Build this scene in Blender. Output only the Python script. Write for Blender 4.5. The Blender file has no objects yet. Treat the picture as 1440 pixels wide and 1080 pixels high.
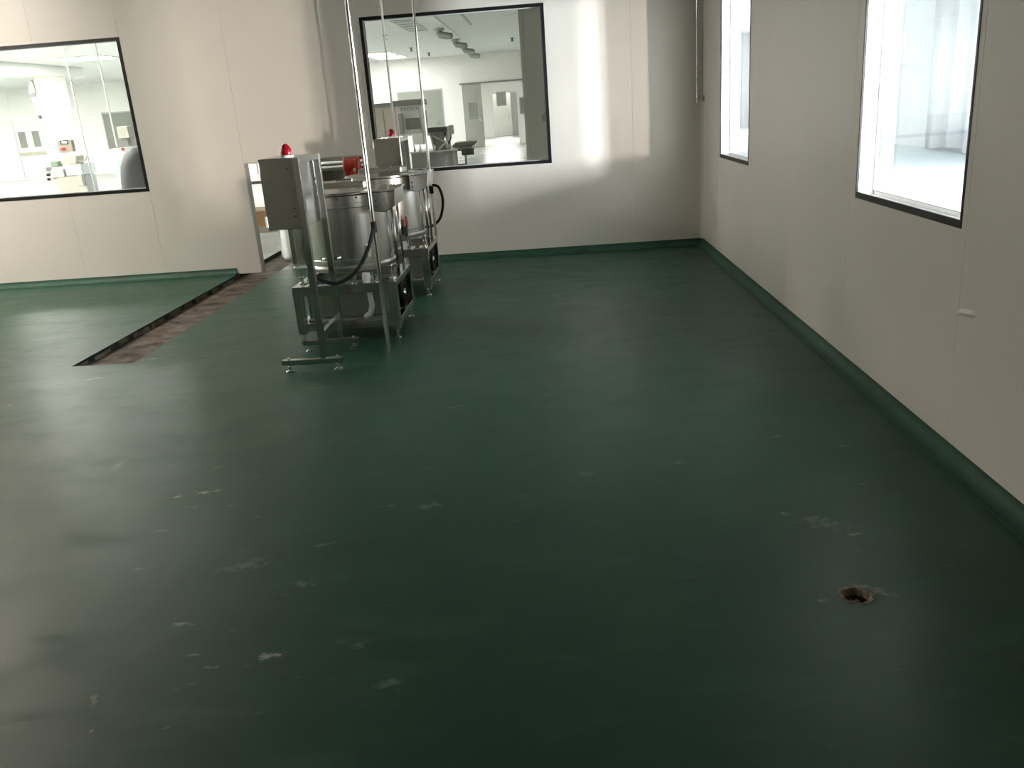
import bpy, math, random
from mathutils import Vector, Matrix

random.seed(7)
PI = math.pi
S = bpy.context.scene
COL = S.collection

# ------------------------------------------------------------------ camera
F_PX = 1181.12
PITCH, YAW, ROLL, EYE = 0.3177, -0.0581, -0.0743, 1.6
fwd = Vector((math.sin(YAW)*math.cos(PITCH), math.cos(YAW)*math.cos(PITCH), -math.sin(PITCH)))
rt = Vector((math.cos(YAW), -math.sin(YAW), 0))
up = rt.cross(fwd)
rt2 = rt*math.cos(ROLL) + up*math.sin(ROLL)
up2 = -rt*math.sin(ROLL) + up*math.cos(ROLL)
cam_d = bpy.data.cameras.new('camera')
cam_d.sensor_fit = 'HORIZONTAL'
cam_d.sensor_width = 36
cam_d.lens = 36*F_PX/1440
cam_d.clip_end = 200
cam_d.clip_start = 0.05
cam = bpy.data.objects.new('camera', cam_d)
COL.objects.link(cam)
m = Matrix((rt2, up2, -fwd)).transposed().to_4x4()
m.translation = Vector((0, 0, EYE))
cam.matrix_world = m
S.camera = cam

def at(px, py, Y):
    """the point at depth Y that lies on the photograph's pixel (px, py)"""
    d = fwd + rt2*((px-720)/F_PX) - up2*((py-540)/F_PX)
    t = Y/d.y
    return Vector((d.x*t, Y, EYE+d.z*t))

# ------------------------------------------------------------------ world, exposure
w = bpy.data.worlds.new('sky')
S.world = w
w.use_nodes = True
bg = w.node_tree.nodes['Background']
bg.inputs[0].default_value = (0.86, 0.93, 1.0, 1)
bg.inputs[1].default_value = 4.0
S.view_settings.view_transform = 'Standard'
S.view_settings.look = 'None'
S.view_settings.exposure = 0.3
S.view_settings.gamma = 1.0
S.view_settings.use_curve_mapping = False

# dimensions of the place
XR, YB = 1.697, 9.479          # faces of the right and back walls
TH = 0.10                      # wall thickness
CEIL = 3.9
XL, YF = -13.0, -5.0           # left and front walls, out of view
XO = 9.0                       # outer wall of the daylit side room
YFAR = 39.0
XFL = -31.0
WZ0, WZ1 = 0.992, 2.60         # window sill and head
TX0, TX1, TY0, TY1, TZ = -3.61, -3.132, 5.86, 11.6, -0.05   # floor trench
# outer windows of the side room: y0, y1, z0, z1, sky radiance, sky colour
EXT = [(-4.25, -3.30, .9, 1.9, 1550, (1.0, .86, .76)), (1.25, 2.35, .9, 2.85, 500, (.96, .97, 1.0))]
EXT += [(a, b, .9, 3.3, 24, (.93, .97, 1.0)) for a, b in ((7.4, 9.8), (12.2, 14.6), (16.2, 20.4), (26, 30), (33, 37))]

# daylight of the sky standing in the outer windows of the side room
for a, b, EZ0, EZ1, rad, tint in EXT:
    if a == 16.2:
        continue            # the curtained window in view: only the sky stands behind it
    L = bpy.data.lights.new('window_daylight_offscreen', 'AREA')
    L.shape = 'RECTANGLE'
    L.size = b-a
    L.size_y = EZ1-EZ0
    L.energy = PI*(b-a)*(EZ1-EZ0)*rad
    L.color = tint
    lo = bpy.data.objects.new('window_daylight_offscreen', L)
    lo.location = (XO+0.20, (a+b)/2, (EZ0+EZ1)/2)
    lo.rotation_euler = (PI/2, 0, PI/2)
    COL.objects.link(lo)

# ------------------------------------------------------------------ materials
M = {}
def nt(name):
    mat = bpy.data.materials.new(name)
    mat.use_nodes = True
    t = mat.node_tree
    return mat, t, t.nodes['Principled BSDF']

def plain(name, col, rough=0.5, metal=0.0, noise=0.0, scale=6.0, stretch=(1, 1, 1), bump=0.0, emit=None, spec=0.5, rvar=0.0):
    mat, t, b = nt(name)
    b.inputs['Base Color'].default_value = (*col, 1)
    b.inputs['Roughness'].default_value = rough
    b.inputs['Metallic'].default_value = metal
    b.inputs['Specular IOR Level'].default_value = spec
    if emit:
        b.inputs['Emission Color'].default_value = (*emit[0], 1)
        b.inputs['Emission Strength'].default_value = emit[1]
    if noise or bump or rvar:
        tc = t.nodes.new('ShaderNodeTexCoord')
        mp = t.nodes.new('ShaderNodeMapping')
        mp.inputs['Scale'].default_value = stretch
        nz = t.nodes.new('ShaderNodeTexNoise')
        nz.inputs['Scale'].default_value = scale
        nz.inputs['Detail'].default_value = 5
        t.links.new(tc.outputs['Object'], mp.inputs[0])
        t.links.new(mp.outputs[0], nz.inputs['Vector'])
        if noise:
            r = t.nodes.new('ShaderNodeMapRange')
            r.inputs['From Min'].default_value = 0.28
            r.inputs['From Max'].default_value = 0.72
            r.inputs['To Min'].default_value = 1-noise
            r.inputs['To Max'].default_value = 1+noise
            t.links.new(nz.outputs['Fac'], r.inputs[0])
            mx = t.nodes.new('ShaderNodeMix')
            mx.data_type = 'RGBA'
            mx.blend_type = 'MULTIPLY'
            mx.inputs[0].default_value = 1
            mx.inputs[6].default_value = (*col, 1)
            t.links.new(r.outputs[0], mx.inputs[7])
            t.links.new(mx.outputs[2], b.inputs['Base Color'])
        if rvar:
            r = t.nodes.new('ShaderNodeMapRange')
            r.inputs['To Min'].default_value = rough-rvar
            r.inputs['To Max'].default_value = rough+rvar
            t.links.new(nz.outputs['Fac'], r.inputs[0])
            t.links.new(r.outputs[0], b.inputs['Roughness'])
        if bump:
            bp = t.nodes.new('ShaderNodeBump')
            bp.inputs['Strength'].default_value = bump
            bp.inputs['Distance'].default_value = 0.01
            t.links.new(nz.outputs['Fac'], bp.inputs['Height'])
            t.links.new(bp.outputs[0], b.inputs['Normal'])
    M[name] = mat
    return mat

plain('panel', (0.71, 0.68, 0.635), 0.38, noise=0.03, scale=1.3, bump=0.03)
plain('panel_core', (0.66, 0.64, 0.59), 0.6)
plain('cream', (0.74, 0.70, 0.62), 0.5, noise=0.03, scale=2)
plain('white_wall', (0.80, 0.79, 0.76), 0.5, noise=0.02, scale=2)
plain('side_wall', (0.74, 0.75, 0.76), 0.5, noise=0.02, scale=2)
plain('grey_wall', (0.78, 0.79, 0.75), 0.5, noise=0.03, scale=2)
plain('ceiling_white', (0.70, 0.70, 0.68), 0.5, noise=0.02, scale=1)
plain('reveal', (0.88, 0.88, 0.87), 0.35)
plain('black_frame', (0.010, 0.010, 0.014), 0.35)
plain('cove', (0.015, 0.070, 0.042), 0.62, noise=0.30, scale=7, bump=0.05, rvar=0.06)
plain('stainless', (0.56, 0.555, 0.53), 0.21, 1.0, noise=0.04, scale=4, rvar=0.04)
plain('stainless_body', (0.66, 0.66, 0.65), 0.24, 1.0, noise=0.05, scale=5, stretch=(1, 1, 14), rvar=0.04)
plain('stainless_dull', (0.50, 0.49, 0.45), 0.32, 1.0, noise=0.06, scale=5)
plain('polished', (0.75, 0.75, 0.74), 0.14, 1.0, noise=0.03, scale=20)
plain('dark_steel', (0.10, 0.10, 0.10), 0.4, 0.7, noise=0.2, scale=15)
plain('rubber', (0.008, 0.008, 0.009), 0.6, noise=0.2, scale=30, spec=.15)
plain('red_paint', (0.55, 0.035, 0.015), 0.4, noise=0.1, scale=20)
plain('red_grip', (0.50, 0.01, 0.015), 0.4, noise=0.08, scale=20)
plain('white_plastic', (0.80, 0.78, 0.77), 0.35, noise=0.02, scale=10)
plain('tank_white', (0.50, 0.54, 0.57), 0.35, noise=0.03, scale=8)
plain('hose_white', (0.62, 0.63, 0.62), 0.35, noise=0.06, scale=18)
plain('alu', (0.72, 0.70, 0.66), 0.38, 0.6, noise=0.03, scale=8)
plain('jamb_grey', (0.50, 0.48, 0.44), 0.45, 0.3, noise=0.05, scale=8)
plain('concrete', (0.115, 0.094, 0.078), 0.9, noise=0.75, scale=7, bump=0.35, spec=.2)
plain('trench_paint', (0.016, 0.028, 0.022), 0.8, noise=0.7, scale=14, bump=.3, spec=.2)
plain('concrete_rim', (0.20, 0.17, 0.13), 0.9, noise=0.6, scale=60, bump=0.6)
plain('grey_floor', (0.42, 0.46, 0.44), 0.25, noise=0.06, scale=1.5, rvar=0.08)
plain('side_floor', (0.62, 0.70, 0.74), 0.35, noise=0.06, scale=1.5)
plain('tan_metal', (0.46, 0.41, 0.34), 0.45, 0.2, noise=0.04, scale=6)
plain('panel_tan', (0.30, 0.26, 0.22), 0.45, 0.2, noise=0.04, scale=6)
plain('grey_metal', (0.25, 0.25, 0.24), 0.4, 0.4, noise=0.05, scale=6)
plain('mid_grey', (0.38, 0.39, 0.39), 0.4, 0.2, noise=0.05, scale=8)
plain('char_grey', (0.065, 0.072, 0.082), 0.6, noise=0.1, scale=8)
plain('belt', (0.26, 0.27, 0.20), 0.7, noise=0.4, scale=20, bump=0.2)
plain('cardboard', (0.42, 0.24, 0.10), 0.8, noise=0.15, scale=12)
plain('paper', (0.78, 0.70, 0.58), 0.8, noise=0.1, scale=12)
plain('curtain', (0.86, 0.88, 0.92), 0.85, noise=0.03, scale=6)
plain('window_glass_far', (0.235, 0.25, 0.22), 0.12, noise=0.05, scale=0.6)
plain('green_machine', (0.16, 0.24, 0.16), 0.5, noise=0.1, scale=9)
plain('screen_lit', (0.9, 0.9, 0.85), 0.3, emit=((1, 0.98, 0.9), 1.5))
plain('lamp_warm', (0.9, 0.88, 0.8), 0.4, emit=((1.0, 0.90, 0.79), 40.0))
plain('lamp_back', (0.9, 0.9, 0.9), 0.4, emit=((1.0, 0.97, 0.91), 72.0))
plain('lamp_hall', (0.9, 0.9, 0.9), 0.4, emit=((1.0, 0.97, 0.92), 28.0))

def glass(name, tint, refl):
    mat = bpy.data.materials.new(name)
    mat.use_nodes = True
    t = mat.node_tree
    t.nodes.clear()
    o = t.nodes.new('ShaderNodeOutputMaterial')
    tr = t.nodes.new('ShaderNodeBsdfTransparent')
    tr.inputs[0].default_value = (*tint, 1)
    gl = t.nodes.new('ShaderNodeBsdfGlossy')
    gl.inputs['Roughness'].default_value = 0.02
    fr = t.nodes.new('ShaderNodeLayerWeight')
    fr.inputs[0].default_value = 0.5
    pw = t.nodes.new('ShaderNodeMath')
    pw.operation = 'POWER'
    pw.inputs[1].default_value = 5.0
    t.links.new(fr.outputs['Facing'], pw.inputs[0])
    ml = t.nodes.new('ShaderNodeMath')
    ml.operation = 'MULTIPLY_ADD'
    ml.inputs[1].default_value = refl*0.95
    ml.inputs[2].default_value = 0.05*refl
    mx = t.nodes.new('ShaderNodeMixShader')
    t.links.new(pw.outputs[0], ml.inputs[0])
    t.links.new(ml.outputs[0], mx.inputs[0])
    t.links.new(tr.outputs[0], mx.inputs[1])
    t.links.new(gl.outputs[0], mx.inputs[2])
    t.links.new(mx.outputs[0], o.inputs[0])
    M[name] = mat
glass('glass', (0.985, 0.995, 0.99), 1.0)

def beacon_mat():
    mat, t, b = nt('beacon_red')
    b.inputs['Base Color'].default_value = (0.26, 0.003, 0.010, 1)
    b.inputs['Roughness'].default_value = 0.12
    b.inputs['Coat Weight'].default_value = 0.6
    wv = t.nodes.new('ShaderNodeTexWave')
    wv.inputs['Scale'].default_value = 40
    tc = t.nodes.new('ShaderNodeTexCoord')
    bp = t.nodes.new('ShaderNodeBump')
    bp.inputs['Strength'].default_value = 0.25
    t.links.new(tc.outputs['Object'], wv.inputs[0])
    t.links.new(wv.outputs[1], bp.inputs['Height'])
    t.links.new(bp.outputs[0], b.inputs['Normal'])
    M['beacon_red'] = mat
beacon_mat()

def floor_mat():
    mat, t, b = nt('green_epoxy')
    N, Lk = t.nodes.new, t.links.new
    tc = N('ShaderNodeTexCoord')
    def noise(scale, detail=5, stretch=(1, 1, 1), rough=0.55):
        mp = N('ShaderNodeMapping')
        mp.inputs['Scale'].default_value = stretch
        Lk(tc.outputs['Object'], mp.inputs[0])
        n = N('ShaderNodeTexNoise')
        n.inputs['Scale'].default_value = scale
        n.inputs['Detail'].default_value = detail
        n.inputs['Roughness'].default_value = rough
        Lk(mp.outputs[0], n.inputs['Vector'])
        return n
    def ramp(src, a, bb):
        r = N('ShaderNodeMapRange')
        r.interpolation_type = 'SMOOTHSTEP'
        r.inputs['From Min'].default_value = a
        r.inputs['From Max'].default_value = bb
        Lk(src, r.inputs[0])
        return r.outputs[0]
    def math_(op, a, bb):
        n = N('ShaderNodeMath')
        n.operation = op
        for k, v in enumerate((a, bb)):
            if isinstance(v, (int, float)):
                n.inputs[k].default_value = v
            else:
                Lk(v, n.inputs[k])
        return n.outputs[0]
    def mix(f, a, bb):
        n = N('ShaderNodeMix')
        n.data_type = 'RGBA'
        for k, v in ((0, f), (6, a), (7, bb)):
            if isinstance(v, (int, float, tuple)):
                n.inputs[k].default_value = v
            else:
                Lk(v, n.inputs[k])
        return n.outputs[2]
    big = noise(0.7, 4)
    mid = noise(3.0, 6)
    c = mix(ramp(big.outputs[0], 0.3, 0.7), (0.009, 0.053, 0.030, 1), (0.015, 0.066, 0.039, 1))
    # dull traffic smears
    smear = noise(2.2, 8, (1, 2.6, 1), 0.7)
    s1 = math_('MULTIPLY', ramp(smear.outputs[0], 0.48, 0.80), 0.46)
    c = mix(s1, c, (0.075, 0.150, 0.108, 1))
    # small chalky scuffs in clusters
    fine = noise(9.0, 6, (0.7, 1.9, 1), 0.62)
    clus = noise(1.1, 3)
    s2 = math_('MULTIPLY', ramp(fine.outputs[0], 0.62, 0.74), ramp(clus.outputs[0], 0.48, 0.66))
    s2 = math_('MULTIPLY', s2, 0.62)
    c = mix(s2, c, (0.26, 0.31, 0.27, 1))
    # distinct plaster scuffs: x, y, half length, half width, turn, strength
    rag = noise(26, 7, (1, 1, 1), 0.7)
    sx = N('ShaderNodeSeparateXYZ')
    Lk(tc.outputs['Object'], sx.inputs[0])
    total = 0.0
    for x, y, a, bb, th, k in SCUFFS:
        dx = math_('SUBTRACT', sx.outputs[0], x)
        dy = math_('SUBTRACT', sx.outputs[1], y)
        ca, sa = math.cos(th), math.sin(th)
        uu = math_('DIVIDE', math_('ADD', math_('MULTIPLY', dx, ca), math_('MULTIPLY', dy, sa)), a)
        vv = math_('DIVIDE', math_('SUBTRACT', math_('MULTIPLY', dy, ca), math_('MULTIPLY', dx, sa)), bb)
        d = math_('SQRT', math_('ADD', math_('MULTIPLY', uu, uu), math_('MULTIPLY', vv, vv)), 0)
        dd = math_('ADD', d, math_('MULTIPLY', math_('SUBTRACT', rag.outputs[0], 0.5), 5.5))
        r = N('ShaderNodeMapRange')
        r.interpolation_type = 'SMOOTHSTEP'
        r.inputs['From Min'].default_value = 1.0
        r.inputs['From Max'].default_value = -0.15
        r.inputs['To Max'].default_value = k*0.8
        Lk(dd, r.inputs[0])
        total = math_('MAXIMUM', r.outputs[0], total)
    c = mix(total, c, (0.40, 0.40, 0.35, 1))
    Lk(c, b.inputs['Base Color'])
    rr = math_('ADD', 0.33, math_('MULTIPLY', mid.outputs[0], 0.16))
    rr = math_('ADD', rr, math_('MULTIPLY', math_('MAXIMUM', s1, total), 0.5))
    Lk(rr, b.inputs['Roughness'])
    b.inputs['Specular IOR Level'].default_value = 0.27
    bp = N('ShaderNodeBump')
    bp.inputs['Strength'].default_value = 0.06
    bp.inputs['Distance'].default_value = 0.02
    Lk(mid.outputs[0], bp.inputs['Height'])
    Lk(bp.outputs[0], b.inputs['Normal'])
    M['green_epoxy'] = mat

def fl(px, py):
    d = fwd + rt2*((px-720)/F_PX) - up2*((py-540)/F_PX)
    t = -EYE/d.z
    return d.x*t, d.y*t
SCUFFS = []
for px, py, a, bb, th, k in [
        (287, 692, .075, .022, .15, .75), (248, 699, .03, .010, .2, .7), (305, 658, .05, .025, .5, .3),
        (381, 922, .055, .020, .25, .85), (508, 905, .035, .022, .3, .35), (546, 962, .06, .028, .0, .30),
        (600, 712, .07, .03, .3, .28), (545, 712, .05, .02, .2, .26), (1160, 735, .10, .05, -.5, .26),
        (1225, 828, .09, .022, -.6, .38), (1108, 722, .03, .012, -.2, .45), (1155, 845, .03, .012, .1, .35),
        (210, 505, .10, .05, .4, .55), (235, 488, .09, .04, .3, .45), (130, 533, .10, .03, .2, .45),
        (770, 556, .05, .02, .2, .25), (955, 650, .05, .02, .1, .25), (820, 665, .06, .02, -.3, .22),
        (445, 545, .10, .035, .1, .35), (640, 572, .06, .03, .1, .25), (132, 985, .05, .014, 1.9, .28),
        (345, 795, .10, .05, .4, .20), (430, 820, .05, .03, .4, .25), (128, 1028, .010, .010, 0, .6),
        (235, 1024, .010, .010, 0, .6), (13, 570, .02, .02, 0, .7), (1065, 532, .05, .012, .5, .35),
        (1190, 626, .05, .008, .1, .35), (460, 765, .06, .012, .3, .3), (165, 655, .05, .10, .1, .22)]:
    x, y = fl(px, py)
    SCUFFS.append((x, y, a, bb, th, k))
floor_mat()

# ------------------------------------------------------------------ mesh helpers
class MB:
    def __init__(s):
        s.v, s.f, s.sm = [], [], []
    def face(s, idx, smooth=False):
        s.f.append(tuple(idx))
        s.sm.append(smooth)
    def box(s, x0, x1, y0, y1, z0, z1):
        n = len(s.v)
        s.v += [(x, y, z) for z in (z0, z1) for y in (y0, y1) for x in (x0, x1)]
        for q in ((0, 2, 3, 1), (4, 5, 7, 6), (0, 1, 5, 4), (2, 6, 7, 3), (0, 4, 6, 2), (1, 3, 7, 5)):
            s.face([n+i for i in q])
        return s
    def cbox(s, cx, cy, cz, sx, sy, sz):
        return s.box(cx-sx/2, cx+sx/2, cy-sy/2, cy+sy/2, cz-sz/2, cz+sz/2)
    def bar(s, a, b, wd, ht):
        """square bar from a to b"""
        a, b = Vector(a), Vector(b)
        d = (b-a).normalized()
        u = d.cross(Vector((0, 0, 1)))
        if u.length < 1e-4:
            u = Vector((1, 0, 0))
        u.normalize()
        v = u.cross(d)
        n = len(s.v)
        for p in (a, b):
            for i, j in ((-1, -1), (1, -1), (1, 1), (-1, 1)):
                s.v.append(tuple(p+u*(i*wd/2)+v*(j*ht/2)))
        for q in ((0, 1, 2, 3), (7, 6, 5, 4), (0, 4, 5, 1), (1, 5, 6, 2), (2, 6, 7, 3), (3, 7, 4, 0)):
            s.face([n+i for i in q])
        return s
    def tube(s, pts, r, seg=12, cap=True):
        pts = [Vector(p) for p in pts]
        rs = r if isinstance(r, (list, tuple)) else [r]*len(pts)
        prev = None
        rings = []
        for i, p in enumerate(pts):
            d = (pts[min(i+1, len(pts)-1)]-pts[max(i-1, 0)]).normalized()
            if prev is None:
                u = d.cross(Vector((0, 0, 1)))
                if u.length < 1e-3:
                    u = Vector((1, 0, 0))
            else:
                u = prev-d*prev.dot(d)
            u.normalize()
            prev = u
            v = d.cross(u)
            n = len(s.v)
            rings.append(n)
            for k in range(seg):
                a = 2*PI*k/seg
                s.v.append(tuple(p+u*(math.cos(a)*rs[i])+v*(math.sin(a)*rs[i])))
        for i in range(len(rings)-1):
            a, b = rings[i], rings[i+1]
            for k in range(seg):
                k2 = (k+1) % seg
                s.face((a+k, a+k2, b+k2, b+k), True)
        if cap:
            s.face([rings[0]+k for k in reversed(range(seg))])
            s.face([rings[-1]+k for k in range(seg)])
        return s
    def lathe(s, prof, c=(0, 0, 0), seg=48, axis='z', wob=0.0):
        rings = []
        for r, h in prof:
            n = len(s.v)
            if r < 1e-6:
                pos = (c[0], c[1], c[2]+h) if axis == 'z' else ((c[0]+h, c[1], c[2]) if axis == 'x' else (c[0], c[1]+h, c[2]))
                s.v.append(pos)
                rings.append((n, 1))
                continue
            for k in range(seg):
                a = 2*PI*k/seg
                rr = r*(1+wob*(random.random()-0.5))
                u, v = math.cos(a)*rr, math.sin(a)*rr
                if axis == 'z':
                    s.v.append((c[0]+u, c[1]+v, c[2]+h))
                elif axis == 'x':
                    s.v.append((c[0]+h, c[1]+u, c[2]+v))
                else:
                    s.v.append((c[0]+v, c[1]+h, c[2]+u))
            rings.append((n, seg))
        for (a, na), (b, nb) in zip(rings, rings[1:]):
            for k in range(seg):
                k2 = (k+1) % seg
                if na == 1 and nb == 1:
                    continue
                if na == 1:
                    s.face((a, b+k2, b+k), True)
                elif nb == 1:
                    s.face((a+k, a+k2, b), True)
                else:
                    s.face((a+k, a+k2, b+k2, b+k), True)
        return s
    def prism(s, poly, y0, y1, axis='y'):
        """poly in the plane across the axis, extruded y0..y1"""
        n = len(s.v)
        k = len(poly)
        def pt(u, v, d):
            return (u, d, v) if axis == 'y' else ((d, u, v) if axis == 'x' else (u, v, d))
        s.v += [pt(u, v, y0) for u, v in poly]+[pt(u, v, y1) for u, v in poly]
        s.face([n+i for i in range(k)])
        s.face([n+k+i for i in reversed(range(k))])
        for i in range(k):
            j = (i+1) % k
            s.face((n+i, n+k+i, n+k+j, n+j))
        return s
    def build(s, name, mat, parent=None, bevel=0.0, loc=None):
        me = bpy.data.meshes.new(name)
        me.from_pydata(s.v, [], s.f)
        me.polygons.foreach_set('use_smooth', s.sm)
        me.materials.append(M[mat])
        me.update()
        import bmesh
        bm = bmesh.new()
        bm.from_mesh(me)
        bmesh.ops.recalc_face_normals(bm, faces=bm.faces)
        for e in bm.edges:
            if len(e.link_faces) == 2 and e.calc_face_angle(0) > 0.6:
                e.smooth = False
        bm.to_mesh(me)
        bm.free()
        o = bpy.data.objects.new(name, me)
        COL.objects.link(o)
        if parent:
            o.parent = parent
        if loc:
            o.location = loc
        if bevel:
            bv = o.modifiers.new('bevel', 'BEVEL')
            bv.width = bevel
            bv.segments = 2
            bv.limit_method = 'ANGLE'
        return o

def tag(o, label=None, cat=None, group=None, kind=None):
    for k, v in (('label', label), ('category', cat), ('group', group), ('kind', kind)):
        if v:
            o[k] = v
    return o
def empty(name, loc=(0, 0, 0), rz=0.0):
    o = bpy.data.objects.new(name, None)
    o.empty_display_size = 0.2
    COL.objects.link(o)
    o.location = loc
    o.rotation_euler.z = rz
    return o
def thing(name, label, cat, loc=(0, 0, 0), group=None, rz=0.0):
    return tag(empty(name, loc, rz), label, cat, group)
def struct(o, label=None):
    return tag(o, label, None, None, 'structure')
def copy_tree(o, parent=None):
    c = o.copy()
    COL.objects.link(c)
    c.parent = parent
    for ch in list(o.children):
        copy_tree(ch, c)
    return c

def cells(u0, u1, v0, v1, holes):
    us = sorted({u0, u1}.union(*[{max(u0, min(u1, h[0])), max(u0, min(u1, h[1]))} for h in holes]) if holes else {u0, u1})
    vs = sorted({v0, v1}.union(*[{max(v0, min(v1, h[2])), max(v0, min(v1, h[3]))} for h in holes]) if holes else {v0, v1})
    out = []
    for a, b in zip(us, us[1:]):
        for c, d in zip(vs, vs[1:]):
            if b-a < 1e-5 or d-c < 1e-5:
                continue
            mu, mv = (a+b)/2, (c+d)/2
            if any(h[0] < mu < h[1] and h[2] < mv < h[3] for h in holes):
                continue
            out.append((a, b, c, d))
    return out

def slab_wall(name, plane, pos, sgn, u0, u1, z0, z1, holes, th, mat, label=None, seams=None, pmat='panel'):
    """wall whose room face stands at pos; it goes back by sgn*th. plane 'y' or 'x'"""
    fd = 0.012 if seams else 0.0
    def add(mb, a, b, c, d, d0, d1):
        p, q = sorted((pos+sgn*d0, pos+sgn*d1))
        if plane == 'y':
            mb.box(a, b, p, q, c, d)
        else:
            mb.box(p, q, a, b, c, d)
    mb = MB()
    for a, b, c, d in cells(u0, u1, z0, z1, holes):
        add(mb, a, b, c, d, fd, th)
    w_ = struct(mb.build(name, mat), label)
    if seams:
        edges = [u0]+[s for s in sorted(seams) if u0 < s < u1]+[u1]
        for a, b in zip(edges, edges[1:]):
            pm = MB()
            for q in cells(a+0.0010, b-0.0010, z0, z1, holes):
                add(pm, *q, 0, fd)
            if pm.v:
                pm.build('wall_panel', pmat, w_)
    return w_

def sheet(plane, p, a, b, c, d):
    mb = MB()
    mb.v = [(u, p, z) if plane == 'y' else (p, u, z) for u, z in ((a, c), (b, c), (b, d), (a, d))]
    mb.face((0, 1, 2, 3))
    return mb

def window(n, plane, pos, sgn, u0, u1, z0, z1, label, th=TH, fw=0.034, sw=None):
    """flush double glazed clean-room window: black border, pane, white reveal, rear pane"""
    r = struct(empty('window_%d' % n), label)
    def bx(mb, a, b, c, d, d0, d1):
        p, q = sorted((pos+sgn*d0, pos+sgn*d1))
        if plane == 'y':
            mb.box(a, b, p, q, c, d)
        else:
            mb.box(p, q, a, b, c, d)
    sw = sw or fw
    for d0, d1, mt in ((-0.003, 0.008, 'black_frame'), (th-0.008, th+0.003, 'reveal')):
        for q in ((u0, u1, z0, z0+fw), (u0, u1, z1-fw, z1), (u0, u0+sw, z0+fw, z1-fw), (u1-sw, u1, z0+fw, z1-fw)):
            mb = MB()
            bx(mb, *q, d0, d1)
            mb.build('window_frame', mt, r)
        sheet(plane, pos+sgn*(d0+0.006), u0+sw, u1-sw, z0+fw, z1-fw).build('pane', 'glass', r)
    for q in ((u0+sw, u0+sw+.006, z0+fw, z1-fw), (u0+sw, u1-sw, z0+fw, z0+fw+.005), (u1-sw-.006, u1-sw, z0+fw, z1-fw)):
        mb = MB()
        bx(mb, *q, th-.014, th-.0085)
        mb.build('seal', 'mid_grey', r)
    k = 0.012
    for q in ((u0, u1, z0, z0+k), (u0, u1, z1-k, z1), (u0, u0+k, z0+k, z1-k), (u1-k, u1, z0+k, z1-k)):
        mb = MB()
        bx(mb, *q, 0.009, th-0.009)
        mb.build('reveal_board', 'reveal', r)
    return r

# ------------------------------------------------------------------ main room shell
DX, DY, DR = 0.935, 2.435, 0.052       # broken drain opening
fm = MB()
for a, b, c, d in cells(XL, XR+TH, YF, YB+TH, [(TX0, TX1, TY0, 99), (DX-.1, DX+.1, DY-.1, DY+.1)]):
    fm.box(a, b, c, d, -0.12, 0.0)
seg = 32
n0 = len(fm.v)
ring = []
for k in range(seg):
    a = 2*PI*k/seg
    ca, sa = math.cos(a), math.sin(a)
    q = 0.1/max(abs(ca), abs(sa))
    fm.v += [(DX+ca*q, DY+sa*q, 0), (DX+ca*DR*0.93, DY+sa*DR*0.93, 0)]
for k in range(seg):
    k2 = (k+1) % seg
    fm.face((n0+2*k, n0+2*k2, n0+2*k2+1, n0+2*k+1))
floor = struct(fm.build('floor', 'green_epoxy'), 'scuffed dark green epoxy floor')

# trench in the floor
tr = struct(empty('trench'), 'shallow concrete trench running under the back wall')
MB().box(TX0-.1, TX1+.1, TY0-.1, TY1+.1, TZ-0.05, TZ).build('trench_bed', 'concrete', tr)
k = 0.004
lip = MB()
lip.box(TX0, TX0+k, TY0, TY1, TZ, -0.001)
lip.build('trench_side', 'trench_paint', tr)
MB().box(TX1-k, TX1, TY0, TY1, TZ, -0.001).build('trench_side', 'concrete', tr)
MB().box(TX0+k, TX1-k, TY0, TY0+k, TZ, -0.001).build('trench_side', 'concrete', tr)
# a broken ledge along the far side of the trench
lg = MB()
random.seed(3)
y = TY0+0.05
while y < YB:
    ln = random.uniform(0.10, 0.35)
    lg.box(TX0+k, TX0+k+random.uniform(.004, .016), y, min(y+ln, YB), TZ, random.uniform(-.022, -.008))
    y += ln+random.uniform(0.02, 0.16)
lg.build('trench_ledge', 'concrete', tr)

OPX0, OPX1, OPZ = -3.335, -2.0, 1.222
LW = (-6.40, -4.452, WZ0, WZ1)
BW = (-1.869, 0.064, WZ0, WZ1)
seams_b = [-5.40-0.95*i for i in range(1, 9)]+[-5.40, -4.452, -3.335, -1.90, 0.09, 0.95]
wall_back = slab_wall('wall_back', 'y', YB, 1, XL, XR+TH, 0, CEIL,
                      [LW, BW, (OPX0, OPX1, -1, OPZ)], TH, 'panel_core', 'off-white sandwich panel wall with two wide windows', seams_b)
RW1 = (7.35, 8.55, WZ0, WZ1)
RW2 = (3.56, 4.80, WZ0, WZ1)
wall_right = slab_wall('wall_right', 'x', XR, 1, YF, YB, 0, CEIL, [RW1, RW2], TH, 'panel_core',
                       'off-white sandwich panel wall with two tall windows', [-4.2+1.0*i for i in range(7)]+[3.52, 4.90, 6.15, 7.25, 8.65])
slab_wall('wall_left', 'x', XL, -1, YF, YB, 0, CEIL, [], TH, 'panel')
slab_wall('wall_front', 'y', YF, -1, XL, XR+TH, 0, CEIL, [], TH, 'panel')
struct(MB().box(XL-TH, XR, YF-TH, YB+.02, CEIL, CEIL+.1).build('ceiling', 'ceiling_white'))

window(1, 'y', YB, 1, *LW, 'black-bordered window beside the floor trench')
window(2, 'y', YB, 1, *BW, 'black-bordered window behind the kettles')
window(3, 'x', XR, 1, *RW1, 'tall window next to the room corner', sw=.016)
window(4, 'x', XR, 1, *RW2, 'tall window showing white curtains', sw=.016)

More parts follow.
